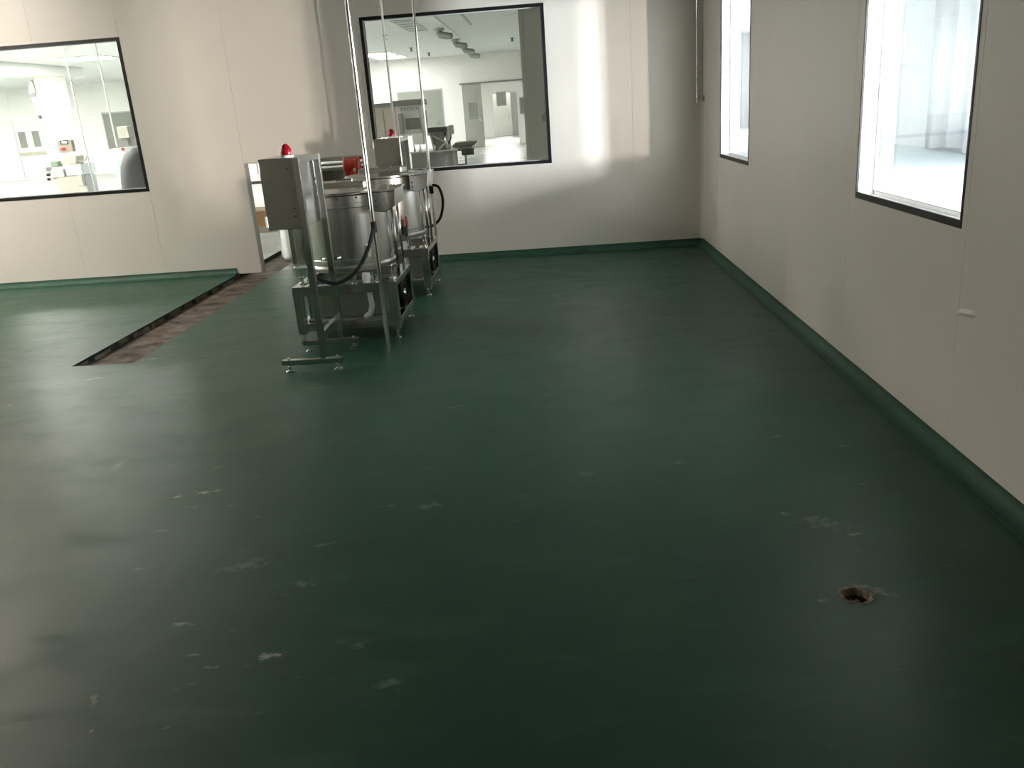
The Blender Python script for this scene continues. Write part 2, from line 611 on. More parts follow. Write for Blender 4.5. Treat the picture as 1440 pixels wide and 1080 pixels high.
# dent in the right wall: a shallow crease, lit by the lamps
dn = MB()
n0 = len(dn.v)
cy, cz = 3.44, 0.663
NU, NV = 24, 10
for i in range(NU+1):
    for j in range(NV+1):
        u, v = i/NU*2-1, j/NV*2-1
        hgt = 0.013*max(0, 1-u*u)**1.5*max(0, 1-v*v)**1.5*(1 if v < 0.1 else 0.55)
        dn.v.append((XR-0.0004-hgt, cy-u*0.085-v*.01, cz+v*0.018+u*0.012))
for i in range(NU):
    for j in range(NV):
        a = i*(NV+1)+j
        dn.face((a, a+NV+1, a+NV+2, a+1), True)
dn.build('wall_dent', 'panel', wall_right)

# green coving
CR = 0.062
def cove_profile(n=7):
    p = [(0, 0), (CR+.012, 0), (CR+.012, 0.004)]
    for i in range(n+1):
        a = PI/2*i/n
        p.append((CR-CR*math.sin(a)*0.92, 0.004+CR-CR*math.cos(a)))
    p.append((0.005, CR+0.006))
    p.append((0, CR+0.006))
    return p
def cove(name, plane, u0, u1):
    mb = MB()
    if plane == 'back':
        poly = [(YB-d, z) for d, z in cove_profile()]
        mb.prism(poly, u0, u1, 'x')
    else:
        poly = [(XR-d, z) for d, z in cove_profile()]
        mb.prism(poly, u0, u1, 'y')
    o = mb.build(name, 'cove')
    return struct(o, 'green epoxy coving at the foot of the wall')
cove('baseboard_back', 'back', XL, TX0-0.01)
cove('baseboard_back', 'back', OPX1+.02, XR-.004)
cove('baseboard_right', 'right', YF, YB-.004)

# corner trim: pale aluminium quarter round up the corner
ct = MB()
poly = [(XR, YB)]
for i in range(9):
    a = PI/2*i/8
    poly.append((XR-0.05+0.05*math.sin(a)*1.0-0.0, YB-0.05+0.05*math.cos(a)) if False else (XR-0.022*math.cos(a), YB-0.022*math.sin(a)))
ct.prism(poly, CR, CEIL, 'z')
struct(ct.build('trim_1', 'panel'), 'white corner trim between back and right wall')
# trim of the low wall opening
for nm, q in (('trim_2', (OPX0, OPX0+.012, 0, OPZ)), ('trim_3', (OPX1-.012, OPX1, 0.0, OPZ)), ('trim_4', (OPX0+.012, OPX1-.012, OPZ-.012, OPZ))):
    struct(MB().box(q[0], q[1], YB-.006, YB+TH+.006, q[2], q[3]).build(nm, 'jamb_grey'), 'grey metal lining of the low wall opening')

# broken floor drain
dr = thing('floor_drain', 'small broken drain hole with crumbled concrete rim in the green floor', 'drain', (DX, DY, 0))
random.seed(5)
MB().lathe([(0.050, -0.02), (0.055, 0.0005), (0.050, 0.004), (0.044, 0.003), (0.038, -0.006), (0.037, -0.02)], seg=40, wob=0.20).build('rim', 'concrete_rim', dr)
MB().lathe([(0.044, -0.010), (0.040, -0.02), (0.034, -0.05), (0.0, -0.055)], seg=32, wob=0.16).build('cavity', 'concrete', dr)
cl = MB()
for i in range(7):
    a = random.random()*2*PI
    rr = random.uniform(0.006, 0.024)
    s = random.uniform(.005, .010)
    cl.lathe([(0, -s), (s, -s*.3), (s*.8, s*.5), (0, s)], (math.cos(a)*rr, math.sin(a)*rr, -0.028), 7, wob=.5)
tag(cl.build('rubble', 'concrete_rim', dr), kind='stuff')

# ------------------------------------------------------------------ kettles on weighing frames
def foot_of(parent, x, y, z, r=0.026):
    mb = MB().lathe([(0, 0), (r, 0), (r, 0.006), (r*.55, 0.014), (0.008, 0.017), (0.008, z)], (x, y, 0), 18)
    mb.lathe([(0.014, z-.018), (0.016, z-.016), (0.016, z-.006), (0.008, z-.004)], (x, y, 0), 6)
    return mb.build('levelling_foot', 'polished', parent)

def make_kettle(label, loc, valve_front):
    g = 'weighing kettles in a row'
    t = thing('steam_kettle', label, 'kettle', loc, g)
    hx, hy = 0.392, 0.37
    LG = 0.066
    z0, z1 = 0.078, 0.440
    for sx in (-1, 1):
        for sy in (-1, 1):
            cx, cy = sx*(hx-LG/2), sy*(hy-LG/2)
            lg = MB().cbox(cx, cy, (z0+z1)/2, LG, LG, z1-z0).build('leg', 'stainless', t, 0.003)
            foot_of(lg, cx, cy, z0)
    for sy in (-1, 1):
        y = sy*(hy-LG/2)
        MB().box(-hx+LG, hx-LG, y-LG/2+.001, y+LG/2-.001, z1-.072, z1).build('top_rail', 'stainless', t, .003)
        MB().box(-hx+LG, hx-LG, y-LG/2+.004, y+LG/2-.004, .098, .156).build('lower_rail', 'stainless', t, .003)
    for sx in (-1, 1):
        x = sx*(hx-LG/2)
        MB().box(x-LG/2+.001, x+LG/2-.001, -hy+LG, hy-LG, z1-.045, z1).build('top_rail', 'stainless', t, .003)
        MB().box(x-LG/2+.004, x+LG/2-.004, -hy+LG, hy-LG, .098, .150).build('lower_rail', 'stainless', t, .003)
    # inner tray, deck and pump box below the kettle
    MB().box(-hx+.17, hx-.07, -hy+.10, hy-.12, .175, .352).build('pump_housing', 'stainless_dull', t, .004)
    MB().box(-hx+.068, hx-.068, -hy+.08, hy-.068, .160, .172).build('tray', 'stainless_dull', t)
    MB().box(-hx+.075, -hx+.13, -hy+.10, -hy+.16, .172, .40).build('inner_post', 'polished', t, .003)
    # upper ring that carries the kettle
    for (x, y) in ((-.26, -.335), (-.09, -.335), (.08, -.335), (.23, -.335), (-.26, .335), (0, .335), (.26, .335), (-.345, 0), (.345, 0), (-.345, -.23), (.345, -.2)):
        mb = MB().lathe([(.026, z1), (.026, z1+.008), (.013, z1+.012), (.013, z1+.034), (.019, z1+.038), (.019, z1+.05), (.012, z1+.054), (.012, z1+.082)], (x, y, 0), 14)
        mb.build('load_stud', 'polished', t)
    cz = 0.0
    R = 0.332
    MB().lathe([(0, z1+.076), (R-.02, z1+.076), (R+.010, z1+.084), (R+.012, z1+.112), (R+.002, z1+.128), (0, z1+.128)], (.0, 0, 0), 64).build('base_ring', 'stainless_dull', t)
    body = MB().lathe([(R, .565), (R, .600), (R+.003, .604), (R+.003, .610), (R, .614), (R, 1.00), (R-.01, 1.0)], (0, 0, 0), 72).build('body', 'stainless_body', t)
    # handle on the shell
    a0, a1 = -PI/2-.38, -PI/2-.02
    pts = []
    for i in range(9):
        a = a0+(a1-a0)*i/8
        off = .042 if 0 < i < 8 else 0.0
        pts.append(((R+off)*math.cos(a), (R+off)*math.sin(a), .635))
    MB().tube(pts, .010, 8).build('handle', 'polished', t)
    a = -PI/2+.62
    MB().bar(((R)*math.cos(a), R*math.sin(a), .665), ((R+.03)*math.cos(a), (R+.03)*math.sin(a), .665), .03, .085).build('sight_gauge', 'tan_metal', t)
    # lid
    band = MB().lathe([(R, .985), (R+.010, .990), (R+.010, 1.020), (R+.014, 1.022), (R+.014, 1.072), (R+.008, 1.076), (R-.02, 1.076)], (0, 0, 0), 72).build('lid_band', 'stainless_body', t)
    for i in range(16):
        a = 2*PI*i/16+.1
        c = (math.cos(a)*(R+.014), math.sin(a)*(R+.014), 1.058)
        MB().lathe([(0, .006), (.006, .004), (.008, -.004)], c, 8, 'x').build('bolt', 'dark_steel', band)
    lid = MB().lathe([(R+.022, 1.077), (R+.026, 1.082), (R+.026, 1.094), (R+.020, 1.100), (R-.03, 1.102), (R-.06, 1.108), (.12, 1.118), (0, 1.120)], (0, 0, 0), 72).build('lid', 'stainless', t)
    hat = MB().prism([(-.24, .02), (.16, .02), (.20, .10), (.16, .26), (-.12, .29), (-.24, .20)], 1.108, 1.150, 'z').build('lid_hatch', 'stainless_dull', lid)
    hat.modifiers.new('b', 'BEVEL').width = .006
    MB().tube([(-.05, .03, 1.152), (-.05, .03, 1.168), (.07, .03, 1.168), (.07, .03, 1.152)], .006, 8).build('lid_grip', 'polished', lid)
    # feed hopper at the front right of the lid
    hp = MB()
    hp.prism([(.285, .955), (.37, .945), (.445, .985), (.455, 1.09), (.285, 1.09)], -.355, .05, 'y')
    h = hp.build('feed_hopper', 'stainless', t, .004)
    MB().prism([(.20, -.33), (.285, -.365), (.462, -.365), (.470, -.20), (.462, .06), (.30, .08)], 1.091, 1.104, 'z').build('hopper_cover', 'polished', h, .002)
    for y in (-.30, -.06):
        MB().tube([(.40, y, 1.104), (.415, y-.01, 1.135), (.447, y-.03, 1.13)], .004, 6).build('latch', 'polished', h)
    for z in (.99, 1.03):
        MB().lathe([(0, -.006), (.007, -.005), (.007, 0)], (.31, -.357, z), 8, 'y').build('bolt', 'dark_steel', h)
    # rods that carry the hopper
    for (x, y) in ((.345, .30), (.36, -.02)):
        MB().tube([(x, y, z1), (x, y, .96)], .012, 10).build('support_rod', 'stainless', t)
    # hose, motor and drive wheel
    MB().tube([(.17, -.33, .40), (.18, -.325, .33), (.185, -.32, .26), (.165, -.31, .20), (.12, -.29, .168)], .021, 14).build('drain_hose', 'hose_white', t)
    MB().lathe([(.03, 0), (.03, .05), (.036, .05), (.036, .08), (.03, .08), (.03, .10)], (.17, -.33, .41), 14).build('hose_coupling', 'white_plastic', t)
    mw = MB().lathe([(0, -.02), (.10, -.02), (.118, -.005), (.118, .03), (.10, .045), (.06, .045), (.05, .03), (0, .03)], (.338, .02, .275), 30, 'x').build('drive_wheel', 'rubber', t)
    MB().lathe([(0, .05), (.025, .045), (.035, .03), (.035, .02)], (.345, .02, .275), 16, 'x').build('hub', 'polished', mw)
    MB().tube([(.33, -.14, .40), (.345, -.15, .34), (.34, -.12, .24), (.335, -.08, .19)], .012, 8).build('power_lead', 'rubber', t)
    MB().box(.25, .335, .06, .20, .17, .23).build('gear_block', 'dark_steel', t, .005)
    # ball valve with lever
    if valve_front:
        vx, vy, dirv = .20, -.27, -1
    else:
        vx, vy, dirv = -.415, .16, 1
    vb = MB().tube([(vx, vy*.96, .60), (vx, vy+dirv*.05, .60)] if valve_front else [(-.29, vy+.05, .60), (vx, vy+.05, .60)], .018, 12)
    vb.tube([(vx, vy+dirv*.05, .555), (vx, vy+dirv*.05, .64)], .02, 12)
    v = vb.build('valve', 'dark_steel', t)
    MB().tube([(vx+.012, vy+dirv*.055, .64), (vx+.018, vy+dirv*.06, .66), (vx+.012, vy+dirv*.06, .735)], .0085, 8).build('valve_lever', 'red_grip', v)
    if valve_front:
        MB().tube([(vx-.04, vy+dirv*.055, .60), (vx-.045, vy+dirv*.06, .66), (vx-.055, vy+dirv*.06, .74)], .006, 8).build('valve_lever', 'dark_steel', v)
    return t

make_kettle('stainless kettle with cable looped in front, next to the floor trench', (-1.55, 6.47, 0), False)
make_kettle('stainless kettle with a red valve lever on its front, near the back wall', (-1.505, 7.955, 0), True)

def make_stand(label, ox, oy, flip, rod_up):
    """ox, oy: position of the post nearest the kettle's outer side; flip turns the box to the far side"""
    t = thing('control_stand', label, 'control box', (ox, oy, 0), 'control stands beside the kettles')
    dY = 0.505
    for y in (0, dY):
        bar = MB().box(-.29, .125, y-.02, y+.02, .050, .086).build('foot_bar', 'stainless', t, .003)
        for x in (-.245, .088):
            foot_of(bar, x, y, .06, .030)
            MB().lathe([(0, .100), (.009, .099), (.011, .094), (.011, .086)], (x, y, 0), 8).build('nut', 'polished', bar)
        MB().cbox(0, y, .74, .042, .042, 1.31).build('post', 'stainless', t, .003)
    MB().box(-.020, .020, .021, dY-.021, 1.358, 1.395).build('top_bar', 'stainless', t, .002)
    MB().box(-.018, .018, .021, dY-.021, .225, .262).build('brace', 'stainless', t, .002)
    bx = MB().box(-.245, -.022, .012, dY-.03, .952, 1.398).build('box_body', 'stainless', t, .004)
    dd = MB().box(-.240, -.024, -.004, .0115, .958, 1.392).build('box_door', 'stainless_dull', t, .003)
    for z in (1.345, 1.01):
        MB().box(-.250, -.238, -.012, .006, z-.035, z+.035).build('hinge', 'white_plastic', dd)
    for (x, z) in ((-.062, 1.335), (-.05, 1.085), (-.05, 1.035)):
        MB().lathe([(0, -.004), (.005, -.003), (.006, 0)], (x, -.004, z), 10, 'y').build('door_lock', 'dark_steel', dd)
    b = MB().lathe([(0, 1.398), (.040, 1.398), (.042, 1.402), (.042, 1.410), (.038, 1.413), (0, 1.413)], (-.062, .035, 0), 24).build('beacon', 'white_plastic', t)
    MB().lathe([(.036, 1.413), (.037, 1.425), (.033, 1.447), (.024, 1.468), (.012, 1.480), (0, 1.484)], (-.062, .035, 0), 24).build('beacon_dome', 'beacon_red', b)
    if rod_up:
        MB().tube([(-.03, .06, 1.398), (-.03, .06, CEIL)], .011, 10).build('conduit', 'white_plastic', t)
    return t
make_stand('stainless control box with red beacon on a two-post stand in front of a kettle', -1.565, 5.39, False, False)
make_stand('stainless control box with red beacon and conduit rising to the ceiling', -1.415, 8.40, True, True)

def conduit_pole(label, x, y, cap_z):
    t = thing('conduit_pole', label, 'pole', (x, y, 0), 'conduit poles')
    MB().tube([(0, 0, 0), (0, 0, CEIL)], .014, 14).build('pipe', 'polished', t)
    MB().tube([(0, -.001, cap_z-.045), (0, -.001, cap_z+.03)], .021, 14).build('cable_gland', 'rubber', t)
    return t
conduit_pole('thin polished pole standing on the floor in front of a kettle', -1.217, 5.844, .885)
conduit_pole('thin polished pole rising behind the kettle near the back wall', -1.152, 8.50, .885)

def smooth_path(ctrl, n=8):
    out = []
    P = [Vector(ctrl[0])]+[Vector(c) for c in ctrl]+[Vector(ctrl[-1])]
    for i in range(1, len(P)-2):
        for k in range(n):
            s = k/n
            a, b, c, d = P[i-1], P[i], P[i+1], P[i+2]
            out.append(0.5*((2*b)+(c-a)*s+(2*a-5*b+4*c-d)*s*s+(3*b-a-3*c+d)*s*s*s))
    out.append(P[-2])
    return out
cb = MB().tube(smooth_path([(-1.217, 5.815, .87), (-1.238, 5.79, .80), (-1.262, 5.77, .74), (-1.326, 5.74, .633), (-1.402, 5.72, .562), (-1.50, 5.70, .528),
                            (-1.60, 5.70, .56), (-1.665, 5.70, .645), (-1.685, 5.72, .78), (-1.68, 5.75, .951)]), .0135, 10)
tag(cb.build('power_cable', 'rubber'), 'black cable looping from thin pole to control box in front of kettle', 'cable')
cb = MB().tube(smooth_path([(-1.142, 8.515, .92), (-1.085, 8.53, .90), (-1.055, 8.54, .80), (-1.065, 8.55, .68), (-1.12, 8.56, .56), (-1.25, 8.6, .50), (-1.42, 8.7, .58), (-1.50, 8.72, .951)]), .0135, 10)
tag(cb.build('power_cable', 'rubber'), 'black cable bowing out behind the kettle near the back wall', 'cable')

# thin pipe in the room corner with a clamp
t = thing('wall_pipe', 'thin pale pipe down the room corner held by a small clamp', 'pipe', (1.632, YB-.03, 1.50))
MB().tube([(0, 0, 0), (0, 0, CEIL-1.50)], .011, 12).build('pipe', 'polished', t)
cl = MB().bar((-.012, -.012, .045), (.052, -.06, .045), .012, .014).build('clamp', 'grey_metal', t)
MB().box(.050, .062, -.075, -.05, .015, .075).build('clamp_plate', 'grey_metal', cl)

# ------------------------------------------------------------------ lamps of the main room
def led_panel(label, x, y, sx, sy, mat, group, z=CEIL, name='ceiling_light_offscreen'):
    t = thing(name, label, 'ceiling light', (x, y, z-.001), group)
    fr = MB()
    k = .03
    for q in ((-sx/2, sx/2, -sy/2, -sy/2+k), (-sx/2, sx/2, sy/2-k, sy/2), (-sx/2, -sx/2+k, -sy/2+k, sy/2-k), (sx/2-k, sx/2, -sy/2+k, sy/2-k)):
        fr.box(q[0], q[1], q[2], q[3], -.03, 0)
    fr.build('frame', 'alu', t)
    MB().box(-sx/2+k, sx/2-k, -sy/2+k, sy/2-k, -.022, -.004).build('diffuser', mat, t)
    return t
for x, y in ((-6.9, 7.5), (-10.0, 7.5), (-9.6, 3.4)):
    led_panel('warm square ceiling panel light over the trench side of the green room', x, y, 1.2, 1.2, 'lamp_warm', 'main room ceiling lights')

# ------------------------------------------------------------------ hall behind the back wall
def ce(px, py, z=CEIL):
    d = fwd + rt2*((px-720)/F_PX) - up2*((py-540)/F_PX)
    t = (z-EYE)/d.z
    return Vector((d.x*t, d.y*t, z))
YB2 = YB+TH
fm = MB()
for a, b, c, d in cells(XFL, XR, YB2, YFAR+TH, [(TX0, TX1, -1, TY1)]):
    fm.box(a, b, c, d, -0.12, 0)
struct(fm.build('floor', 'grey_floor'), 'pale grey floor of the hall behind the windows')
struct(MB().box(XFL, XR, YB+.02, YFAR+.1, CEIL, CEIL+.1).build('ceiling', 'ceiling_white'), 'pale ceiling of the hall behind the windows')
slab_wall('wall_hall_front', 'y', YB, 1, XFL, XL, 0, CEIL, [], TH, 'cream')
slab_wall('wall_hall_left', 'x', XFL, -1, YB, YFAR, 0, CEIL, [], TH, 'white_wall')
DOOR = (-2.69, -1.12, -1, 2.66)
FW1 = (-6.42, -4.36, .95, 2.60)
FW2 = (-19.82, -17.9, 1.05, 2.66)
DD = (-24.0, -22.72, -1, 2.66)
slab_wall('wall_far', 'y', YFAR, 1, XFL, XR, 0, CEIL, [DOOR, FW1, FW2, DD], TH, 'white_wall', 'white far wall of the hall', [-30+2.0*i for i in range(16)], 'white_wall')
slab_wall('wall_hall_right', 'x', XR, 1, YB2, YFAR+.4, 0, CEIL, [(30.5, 33.0, .9, 2.6)], TH, 'white_wall')
# grey partition seen through the window behind the kettles
struct(MB().box(-.185, XR-.002, 11.0, 11.12, 0, CEIL).build('wall_partition', 'grey_wall'), 'grey partition wall behind the window')
struct(MB().box(-.235, -.187, 10.99, 11.13, 0, CEIL).build('trim_5', 'white_plastic'), 'white edge post of the grey partition')
sm = at(768, 165, 10.995)
MB().lathe([(0, -.002), (.05, -.002), (.055, 0)], (sm.x, 11.0, sm.z), 18, 'y').build('wall_patch', 'tan_metal', bpy.data.objects['wall_partition'])

def far_window(n, q, label):
    r = struct(empty('window_%d' % n), label)
    k = .06
    for a, b, c, d in ((q[0], q[1], q[2], q[2]+k), (q[0], q[1], q[3]-k, q[3]), (q[0], q[0]+k, q[2]+k, q[3]-k), (q[1]-k, q[1], q[2]+k, q[3]-k)):
        MB().box(a, b, YFAR-.01, YFAR+.06, c, d).build('window_frame', 'mid_grey', r)
    MB().box(q[0]+k, q[1]-k, YFAR+.02, YFAR+.03, q[2]+k, q[3]-k).build('pane', 'window_glass_far', r)
far_window(5, FW1, 'grey window in the far wall behind the packing machine')
far_window(6, FW2, 'grey window in the far wall behind the white round tank')
struct(MB().box(FW2[0], FW2[1], YFAR+.09, YFAR+.11, FW2[2], FW2[3]).build('wall_far_backing', 'grey_wall'))
struct(MB().box(FW1[0], FW1[1], YFAR+.09, YFAR+.11, FW1[2], FW1[3]).build('wall_far_backing', 'grey_wall'))

# double door in the far wall
dr = struct(empty('door_1', (DD[0], YFAR, 0)), 'white double door with two slim windows')
wd = (DD[1]-DD[0])/2
for i in range(2):
    x0 = i*wd
    holes = [(x0+.13, x0+wd-.17, 1.40, 2.10)]
    mb = MB()
    for a, b, c, d in cells(x0+.005, x0+wd-.005, 0.01, 2.65, holes):
        mb.box(a, b, .02, .06, c, d)
    lf = mb.build('door_leaf', 'white_wall', dr)
    h = holes[0]
    MB().box(h[0], h[1], .035, .045, h[2], h[3]).build('pane', 'window_glass_far', lf)
    MB().box(x0+.02, x0+wd-.02, .008, .02, 1.03, 1.20).build('kick_band', 'tan_metal', lf)
MB().box(-.06, 0, -.01, .07, 0, 2.72).build('door_frame', 'alu', dr)
MB().box(2*wd, 2*wd+.06, -.01, .07, 0, 2.72).build('door_frame', 'alu', dr)
MB().box(0, 2*wd, -.01, .07, 2.66, 2.72).build('door_frame', 'alu', dr)

# sliding steel doors by the doorway
def slide_door(n, x0, x1, y, z1, wx, mat, label):
    d_ = struct(empty('door_%d' % n, (x0, y, 0)), label)
    w_ = x1-x0
    mb = MB()
    for a, b, c, d in cells(0, w_, .03, z1, [(wx[0]-x0, wx[1]-x0, wx[2], wx[3])]):
        mb.box(a, b, 0, .05, c, d)
    lf = mb.build('door_leaf', mat, d_)
    a, b, c, d = wx[0]-x0, wx[1]-x0, wx[2], wx[3]
    MB().box(a, b, .02, .03, c, d).build('pane', 'window_glass_far', d_)
    for q in ((a-.05, b+.05, c-.05, c), (a-.05, b+.05, d, d+.05), (a-.05, a, c, d), (b, b+.05, c, d)):
        MB().box(q[0], q[1], -.012, 0.0, q[2], q[3]).build('window_frame', 'mid_grey', d_)
    MB().tube([(w_-.12, -.05, .95), (w_-.12, -.05, 1.25)], .015, 8).build('door_handle', 'polished', d_)
    return d_
slide_door(2, -3.50, -2.66, YFAR-.08, 2.64, (-3.27, -2.86, 1.20, 1.92), 'stainless', 'stainless sliding door with a small window beside the far doorway')
slide_door(3, -1.12, -.25, YFAR-.08, 2.60, (-.98, -.62, 1.32, 1.94), 'white_wall', 'white sliding door with a small window beside the far doorway')
struct(MB().box(-3.6, -.2, YFAR-.10, YFAR-.03, 2.67, 2.74).build('trim_6', 'grey_metal'), 'dark door track above the far doorway')
# room beyond the doorway
RX0, RX1, RY1, RZ = -5.2, 1.2, 52.0, 3.3
struct(MB().box(RX0, RX1, YFAR+TH, RY1+.1, -.12, 0).build('floor', 'grey_floor'), 'floor of the room beyond the far doorway')
struct(MB().box(RX0, RX1, YFAR+TH, RY1+.1, RZ, RZ+.1).build('ceiling', 'ceiling_white'))
slab_wall('wall_beyond_back', 'y', RY1, 1, RX0, RX1, 0, RZ, [], TH, 'white_wall')
slab_wall('wall_beyond_left', 'x', RX0, -1, YFAR+TH, RY1, 0, RZ, [], TH, 'white_wall')
slab_wall('wall_beyond_right', 'x', RX1, 1, YFAR+TH, RY1, 0, RZ, [], TH, 'white_wall')
a, b, c = at(693, 132, RY1-.1), at(717, 128, RY1-.1), at(723, 150, RY1-.1)
slide_door(4, a.x-.06, b.x, RY1-.08, a.z, ((a.x+b.x)/2-.28, (a.x+b.x)/2+.22, 1.75, 2.45), 'stainless', 'stainless door seen through the far doorway')
struct(MB().box(b.x+.02, b.x+.36, RY1-.10, RY1-.02, 0, a.z).build('trim_7', 'grey_metal'), 'dark open edge beside the steel door')
led_panel('ceiling panel light in the room beyond the far doorway', -2.2, 44.5, 2.0, 3.0, 'lamp_hall', None, RZ)

# column and beam of the hall, seen through the window beside the trench
a, b = at(49, 120, 28), at(89, 170, 28)
cx0, cx1 = a.x+.0, b.x-.12
struct(MB().box(cx0, cx1, 28, 28.9, 0, CEIL).build('wall_column', 'cream'), 'cream square column in the hall')
struct(MB().box(cx0-.3, cx1+.1, 24, 30, CEIL-.32, CEIL-.001).build('trim_8', 'ceiling_white'), 'ceiling beam above the column')
a = at(40, 118, 27.9)
t = thing('wall_speaker', 'dark grey speaker on the side of the cream column', 'speaker', (cx0-.12, 28.1, a.z-.3))
MB().prism([(-.12, 0), (.10, 0), (.10, .30), (.02, .42), (-.10, .22)], -.12, .12, 'y').build('housing', 'grey_metal', t, .02)
MB().box(.09, .119, -.05, .05, .05, .2).build('bracket', 'mid_grey', t)
t = thing('switch_box', 'small white switch box with dark knob below the speaker', 'switch box', (cx0-.10, 28.1, a.z-1.15))
MB().box(-.10, .10, -.1, .1, 0, .75).build('housing', 'white_plastic', t, .02)
MB().lathe([(0, -.06), (.06, -.05), (.07, 0)], (.03, -.1, .14), 12, 'y').build('knob', 'dark_steel', t)

# bowl cutter and bench, left window
YM = 16.5
def bxp(mb, p0, p1, y0, y1):
    """box between two image points at depth y0, going back to y1"""
    a, b = at(*p0, y0), at(*p1, y0)
    return mb.box(min(a.x, b.x), max(a.x, b.x), y0, y1, min(a.z, b.z), max(a.z, b.z))
base = at(95, 245, YM)
t = thing('filling_machine', 'low stainless filling machine with a small control panel and bent arm', 'machine', (base.x, YM, 0))
def part2(mb, name, mat, root, parent, bevel=0.0):
    """sub-part: vertices are given in world space, shifted into the root's frame"""
    L = root.location
    mb.v = [(x-L.x, y-L.y, z-L.z) for x, y, z in mb.v]
    return mb.build(name, mat, parent, bevel)
def P(mb, name, mat, root, parent=None, bevel=0.0):
    return part2(mb, name, mat, root, parent or root, bevel)
P(bxp(MB(), (70, 239), (91, 249), YM-.1, YM+.45), 'hopper_front', 'mid_grey', t, None, .01)
P(bxp(MB(), (90, 232), (116, 246), YM-.12, YM+.45), 'hopper_top', 'polished', t, None, .01)
hi = at(119, 246, YM)
lf = at(74, 247, YM)
P(MB().prism([(lf.x, hi.z), (hi.x, hi.z), (hi.x, .10), (hi.x-.10, .10), (hi.x-.12, .42), (lf.x+.15, .46), (lf.x+.02, .8)], YM, YM+.42, 'y'), 'body', 'stainless', t, None, .01)
P(bxp(MB(), (106, 244), (118, 262), YM-.10, YM-.005), 'side_housing', 'stainless', t, None, .01)
for (px, dy) in ((82, .05), (112, .05), (82, .36), (112, .36)):
    q = at(px, 255, YM+dy)
    P(MB().tube([(q.x, YM+dy, 0), (q.x, YM+dy, .46)], .025, 8), 'leg', 'polished', t)
cp = P(bxp(MB(), (79, 198), (103, 214), YM+.12, YM+.24), 'control_panel', 'panel_tan', t, None, .008)
P(bxp(MB(), (84, 197.5), (96, 202.5), YM+.105, YM+.12), 'display_frame', 'rubber', t, cp, .01)
P(bxp(MB(), (86.5, 199), (94, 201.2), YM+.098, YM+.105), 'display', 'screen_lit', t, cp)
for px, mt in ((87.5, 'red_paint'), (91, 'red_grip')):
    q = at(px, 209.5, YM+.12)
    P(MB().lathe([(0, -.03), (.022, -.025), (.025, 0)], (q.x, YM+.12, q.z), 12, 'y'), 'push_button', mt, t, cp)
q0, q1 = at(90, 213, YM+.2), at(93, 232, YM+.2)
P(MB().prism([(at(84, 231, YM).x, at(84, 231, YM).z), (at(106, 231, YM).x, at(106, 231, YM).z), (at(106, 220, YM).x, at(106, 220, YM).z), (at(98, 213, YM).x, at(98, 213, YM).z), (at(86, 222, YM).x, at(86, 222, YM).z)], YM+.02, YM+.34, 'y'), 'filling_head', 'tan_metal', t, None, .02)
P(bxp(MB(), (90, 213), (101, 218), YM+.15, YM+.25), 'head_cap', 'white_plastic', t, None, .01)
ar = [at(px, py, YM+.1) for px, py in ((103, 216), (106, 224), (113, 227), (119, 226), (122, 220), (122, 212))]
P(MB().tube(smooth_path(ar, 5), .014, 8), 'bent_arm', 'grey_metal', t)
P(bxp(MB(), (70, 227), (82, 235), YM+.05, YM+.25), 'motor', 'green_machine', t, None, .02)
P(bxp(MB(), (50, 243), (70, 247.5), YM, YM+.3), 'chute', 'mid_grey', t, None, .006)
P(bxp(MB(), (57, 236), (66, 242), YM+.1, YM+.3), 'chute_guard', 'mid_grey', t, None, .006)
for px, py in ((68, 246), (69, 252), (78, 249)):
    q = at(px, py, YM-.01)
    P(MB().lathe([(0, -.05), (.025, -.04), (.03, 0)], (q.x, YM-.0, q.z), 10, 'y'), 'knob', 'rubber', t)

# slim pole standing in the hall
a = at(133, 265, 15)
tag(MB().tube([(a.x, 15, 0), (a.x, 15, CEIL)], .012, 8).build('conduit_pole', 'alu'), 'slim pale pole in the hall behind the filling machine', 'pole')

# round white tank with a control box on top
YT = 17.5
a, b = at(160, 228, YT), at(203, 228, YT)
t = thing('round_tank', 'white round tank with a steel control box on top', 'tank', ((a.x+b.x)/2, YT, 0))
R_ = (b.x-a.x)/2
zt = at(180, 206, YT).z
MB().lathe([(0, zt-.9), (R_*.45, zt-.88), (R_*.8, zt-.6), (R_, zt-.3), (R_*.98, zt-.12), (R_*.8, zt-.02), (0, zt)], (0, 0, 0), 36).build('vessel', 'tank_white', t)
for k in range(3):
    an = 2*PI*k/3+.4
    MB().tube([(math.cos(an)*R_*.5, math.sin(an)*R_*.5, 0), (math.cos(an)*R_*.5, math.sin(an)*R_*.5, zt-.78)], .03, 8).build('leg', 'stainless', t)
P(bxp(MB(), (163, 178), (182, 194), YT-.1, YT+.15), 'control_box', 'stainless', t, None, .008)
P(bxp(MB(), (180, 179), (186, 208), YT-.05, YT+.1), 'bracket', 'tan_metal', t)
P(bxp(MB(), (165, 195), (181, 204), YT-.02, YT+.1), 'valve_block', 'grey_metal', t)
q = at(173, 209.5, YT-.3)
P(MB().lathe([(0, -.05), (.028, -.04), (.03, 0)], (q.x, YT-.3, q.z), 12, 'y'), 'warning_knob', 'red_paint', t)
tp = at(152, 150, YT+.2)
P(MB().tube([(at(163, 200, YT+.2).x, YT+.2, zt), (at(163, 200, YT+.2).x, YT+.2, CEIL)], .018, 8), 'conduit', 'white_plastic', t)
